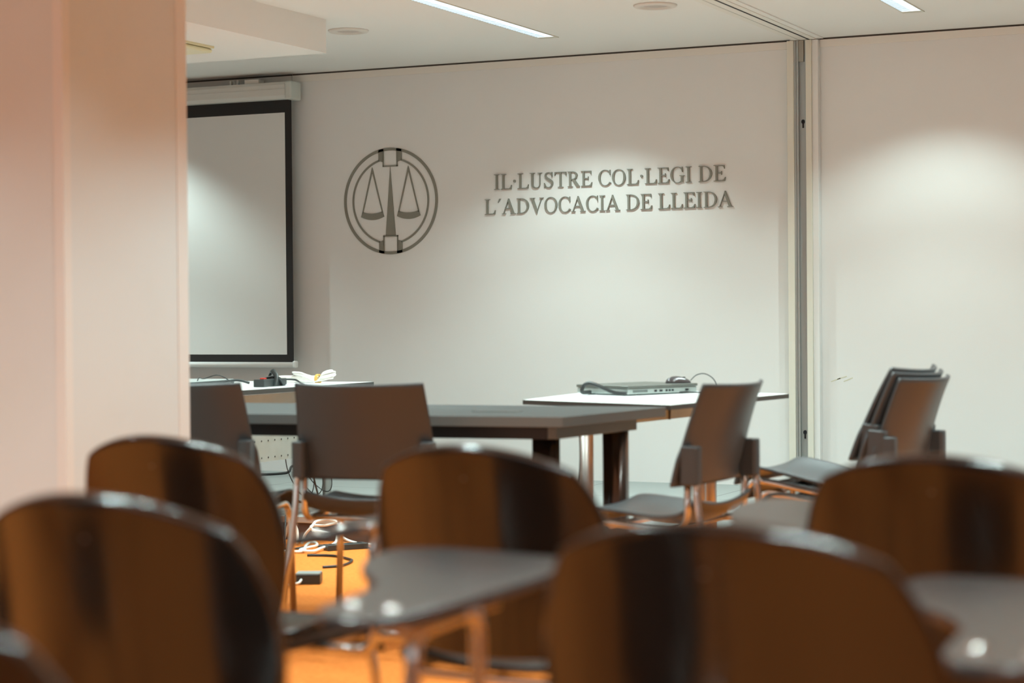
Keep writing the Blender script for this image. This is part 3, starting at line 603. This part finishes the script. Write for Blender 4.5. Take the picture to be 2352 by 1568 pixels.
# ------------------------------------------------------------------ visitor chair (trapezoid back, chrome frame)
def visitor_chair(label, group=None):
    e = empty('visitor_chair', (0, 0, 0), 0, label, 'chair', group)
    def back(u, v):
        s_ = 2*u-1
        zz = 0.545+(0.850-0.545)*v
        w = 0.213+0.022*(1-v)**1.0
        if zz < 0.665: w += 0.012*min(1, (0.665-zz)/0.03)
        zz2 = zz+0.006*s_*s_*(v > 0.5)*(v-0.5)*2
        y = 0.085*(1-v)-0.10*0 + 0.055*s_*s_*(0.55+0.45*v) - 0.035*v*v + 0.0
        return Vector((w*s_, y-0.045, zz2))
    MB().sheet(back, 26, 22, 0.011).build('backrest', m_grey_plastic, e)
    def seat(u, v):
        s_ = 2*u-1
        P = [(0.010, 0.492), (0.030, 0.462), (0.075, 0.440), (0.16, 0.436), (0.28, 0.446), (0.38, 0.454), (0.435, 0.448), (0.462, 0.425), (0.468, 0.402)]
        f = v*(len(P)-1); k = min(int(f), len(P)-2); t = f-k
        g = lambda i: Vector((P[max(0, min(len(P)-1, i))][0], P[max(0, min(len(P)-1, i))][1]))
        a, b2, c, d = g(k-1), g(k), g(k+1), g(k+2)
        p_ = 0.5*((2*b2)+(c-a)*t+(2*a-5*b2+4*c-d)*t*t+(3*b2-a-3*c+d)*t**3)
        w = 0.195+0.03*min(1, v*3); 
        dish = 0.016*abs(s_)**2.5*(1 if v < 0.75 else max(0, (1-v)*4))
        dip = -0.014*(1-s_*s_)*math.exp(-((v-0.35)/0.25)**2)
        return Vector((w*s_, p_.x, p_.y+dish+dip-(0.05*(1-abs(s_)**2)*max(0, 0.2-v))))
    MB().sheet(seat, 24, 30, 0.010).build('seat', m_grey_plastic, e)
    for sx in (-1, 1):
        x = 0.222*sx; xs = 0.214*sx
        q = MB(); q.prism([(xs-0.022, -0.002), (xs-0.015, -0.012), (xs+0.015, -0.012), (xs+0.022, -0.002), (xs+0.022, 0.046), (xs-0.022, 0.046)], 0.548, 0.668)
        q.build('sleeve', m_grey_plastic, e, bevel=0.006)
        q = MB(); q.tube(fillet([(x*0.98, 0.004, 0.60), (x, -0.01, 0.44), (x*1.10, -0.14, 0.006)], 0.08), 0.0115, 14, curve=False)
        lg = q.build('rear_leg', m_chrome, e)
        q = MB(); q.tube(fillet([(x*0.93, 0.032, 0.60), (x*0.93, 0.036, 0.415), (x*0.93, 0.17, 0.415), (x*0.93, 0.41, 0.428), (x*0.97, 0.435, 0.38), (x*1.02, 0.43, 0.006)], 0.06), 0.0115, 14, curve=False)
        q.build('side_frame', m_chrome, e)
        for (yy, xx) in ((-0.14, 1.10), (0.43, 1.02)):
            q = MB(); q.lathe([(0.014, 0), (0.014, 0.018), (0.012, 0.022)], (x*xx, yy, 0), 14); q.build('foot_cap', m_black, e)
    for yy in (0.30, 0.10): MB().tube([(-0.205, yy, 0.415), (0.205, yy, 0.415)], 0.010, 12, curve=False).build('crossbar', m_chrome, e)
    return e
vc = visitor_chair('dark grey visitor chair seen squarely from behind at the grey table')
# placement: middle of the backrest top is at local (0,-0.05..)
def place(o, x, y, ang, z=0.0, label=None, group=None):
    a = math.radians(ang); off = Matrix.Rotation(a, 3, 'Z') @ Vector((0, -0.055, 0))
    o.location = (x-off.x, y-off.y, z); o.rotation_euler = (0, 0, a)
    if label: o['label'] = label
    if group: o['group'] = group
    return o
place(vc, -3.130, 5.505, 11.8)
c1 = place(copy_tree(vc), -3.755, 5.418, 11.8, label='dark grey visitor chair half hidden behind the white pillar edge')
cR = place(copy_tree(vc), -1.975, 5.890, 84, label='dark grey visitor chair turned sideways at the right end of the grey table')
for k, (dx, dy, dz, an, pt) in enumerate(((0, 0, 0, 82, 0), (-0.022, 0.0, 0.022, 82.5, 3.4), (-0.040, 0.014, 0.043, 85, 6.8))):
    o = place(copy_tree(vc), -1.523+dx, 6.50+dy, an, dz, label=['bottom chair of the three stacked grey chairs at the right', 'middle chair of the three stacked grey chairs at the right', 'top chair of the three stacked grey chairs at the right'][k], group='stacked grey visitor chairs')
    a_ = math.radians(an); th = math.radians(pt)
    R3 = Matrix.Rotation(a_, 3, 'Z') @ Matrix.Rotation(th, 3, 'X')
    o.rotation_euler = R3.to_euler()
    sh = Matrix.Rotation(a_, 3, 'Z') @ Vector((0, 0.85*th*1.0, 0.0)); o.location = o.location+sh

# ------------------------------------------------------------------ tablet-arm chair (rounded black back)
def tablet_chair(label):
    e = empty('tablet_arm_chair', (0, 0, 0), 0, label, 'chair', 'black tablet arm chairs in rows')
    HW = 0.241
    def back(u, v):
        # disc-like mapping of a rounded rectangle
        a, c = 2*u-1, 2*v-1
        # square to superellipse mapping
        x_, z_ = a*math.sqrt(1-c*c*(0.37 if c > 0 else 0.16)), c*math.sqrt(1-a*a*(0.40 if c > 0 else 0.14))
        zz = 0.655+0.187*z_ if z_ > 0 else 0.655+0.185*z_
        w = HW*x_*(1.0 if z_ > 0 else 1.0-0.06*z_*z_)
        y = 0.21*(0.842-zz)*(1-0.25*(0.842-zz)/0.37) + 0.062*(x_*x_) 
        y -= 0.010*max(0, z_)**3
        return Vector((w, y, zz))
    MB().sheet(back, 44, 36, 0.019).build('backrest', m_black, e)
    q = MB(); T = Matrix.Translation((0, -0.002+0.21*0.052, 0.790)) @ Matrix.Rotation(math.radians(80), 4, 'X')
    q.lathe([(0.009, 0.0), (0.009, 0.008), (0.006, 0.0105), (0.0, 0.011)], n=20, T=T); q.build('rivet', m_rivet, e)
    def seat(u, v):
        s_ = 2*u-1; c = 2*v-1
        x_ = s_*math.sqrt(1-c*c*0.5*0.35); y_ = c*math.sqrt(1-s_*s_*0.5*0.35)
        zz = 0.452+0.016*s_*s_-0.012*(1-s_*s_)*(1-c*c)
        if c > 0.6: zz -= 0.05*((c-0.6)/0.4)**2
        if c < -0.7: zz += 0.03*((-c-0.7)/0.3)**2
        rr = max(abs(s_), abs(c)); zz -= 0.040*(max(0, rr-0.84)/0.16)**1.5
        return Vector((0.222*x_*(1+0.0*rr), 0.29+0.215*y_, zz))
    MB().sheet(seat, 26, 26, 0.011).build('seat', m_black, e)
    for sx in (-1, 1):
        q = MB(); q.tube(fillet([(0.19*sx, 0.44, 0.40), (0.20*sx, 0.45, 0.35), (0.225*sx, 0.49, 0.006)], 0.05), 0.0115, 14, curve=False); q.build('leg', m_chrome, e)
        q = MB(); q.tube(fillet([(0.14*sx, 0.060, 0.76), (0.15*sx, 0.105, 0.56), (0.185*sx, 0.10, 0.40), (0.20*sx, 0.0, 0.006)], 0.05), 0.0115, 14, curve=False); q.build('leg', m_chrome, e)
    q = MB(); q.tube(fillet([(0.19, 0.44, 0.42), (0.19, 0.10, 0.42), (-0.19, 0.10, 0.42), (-0.19, 0.44, 0.42), (0.19, 0.44, 0.42)], 0.05), 0.010, 12, curve=False); q.build('seat_frame', m_chrome, e)
    # arm loop on the right
    q = MB(); q.tube(fillet([(0.19, 0.41, 0.42), (0.345, 0.41, 0.42), (0.345, 0.41, 0.664), (0.345, 0.24, 0.656), (0.345, 0.24, 0.42), (0.19, 0.24, 0.42)], 0.04), 0.0115, 14, curve=False)
    arm = q.build('arm_frame', m_chrome, e)
    for b0, b1 in (((0.325, 0.205, 0.656), (0.365, 0.265, 0.670)), ((0.315, 0.38, 0.663), (0.37, 0.43, 0.677))):
        MB().box(b0, b1).build('hinge_bracket', m_chrome, arm, bevel=0.003)
    return e
def tablet_poly():
    # (right, forward) outline, from the rear pad round to the wide front
    P = [(0.345, 0.145), (0.375, 0.22), (0.392, 0.42), (0.392, 0.60), (0.365, 0.655), (0.30, 0.675), (0.14, 0.69), (0.065, 0.665), (0.055, 0.60), (0.085, 0.515), (0.130, 0.455), (0.19, 0.39), (0.215, 0.33), (0.225, 0.25), (0.240, 0.175), (0.28, 0.140)]
    C_ = catmull([Vector((x, y, 0)) for x, y in P], 5, True)
    return [(p_.x, p_.y) for p_ in C_]
def add_tablet(e, dx=0.0, dy=0.0, yaw=0.0, tilt=2.3, z0=0.672, roll=0.0):
    q = MB(); q.prism(tablet_poly(), -0.008, 0.008)
    T = Matrix.Translation((0.315+dx, 0.20+dy, z0+0.008)) @ Matrix.Rotation(math.radians(yaw), 4, 'Z') @ Matrix.Rotation(math.radians(tilt), 4, 'X') @ Matrix.Rotation(math.radians(roll), 4, 'Y') @ Matrix.Translation((-0.315, -0.20, 0))
    q.v = [tuple(T @ Vector(v)) for v in q.v]
    t_ = q.build('writing_tablet', m_tablet, e, bevel=0.004)
    for u, v in ((0.268, 0.215), (0.335, 0.205)):
        b_ = MB(); b_.lathe([(0.012, 0.007), (0.0118, 0.0095), (0.009, 0.0125), (0.005, 0.0145), (0.0, 0.015)], (u, v, 0), 24, T=T); b_.build('bolt', m_chrome, t_)
    return t_
base = tablet_chair('black tablet-arm chair with rounded back, large in the foreground right of centre')
specs = [
  (-0.730, 2.044, -4, 'largest black tablet-arm chair in the foreground, its rounded back right of centre', dict(dx=-0.03)),
  (-1.586, 2.084, -4, 'black tablet-arm chair with rounded back at the left edge of the picture', dict()),
  (-1.543, 3.090, -6, 'black tablet-arm chair with rounded back in the middle of the second row', dict(dx=0.09, dy=-0.02, yaw=-14)),
  (-2.241, 3.154, -5, 'black tablet-arm chair in the second row in front of the pillar', dict(dx=-0.04, z0=0.640, roll=-10.8)),
  (-0.730, 3.104, -4, 'black tablet-arm chair in the second row at the right edge of the picture', dict()),
  (-1.270, 1.290, -4, 'nearest black chair, only its back rim showing in the bottom left corner', None),
]
specs += [(x, y, -4, lb, dict()) for x, y, lb in (  # unseen chairs, added for their reflections in the glossy backs
  (-2.28, 1.15, 'unseen black tablet-arm chair added for reflections, left end of the rearmost full row'),
  (-3.25, 1.20, 'unseen black tablet-arm chair added for reflections, nearest the left wall in the rearmost full row'),
  (-2.60, 2.12, 'unseen black tablet-arm chair added for reflections, left of the picture in the first row'),
  (-1.05, -0.15, 'unseen black tablet-arm chair added for reflections, directly behind the nearest one'),
  (-1.95, -0.10, 'unseen black tablet-arm chair added for reflections, back row toward the left wall'),
  (0.75, 0.10, 'unseen black tablet-arm chair added for reflections, back row toward the right wall'))]
chairs = [base]+[copy_tree(base) for _ in specs[1:]]
for o, (x, y, an, lb, tb) in zip(chairs, specs):
    o.location = (x, y, 0); o.rotation_euler = (0, 0, math.radians(an)); o['label'] = lb
    if tb is not None: add_tablet(o, **tb)
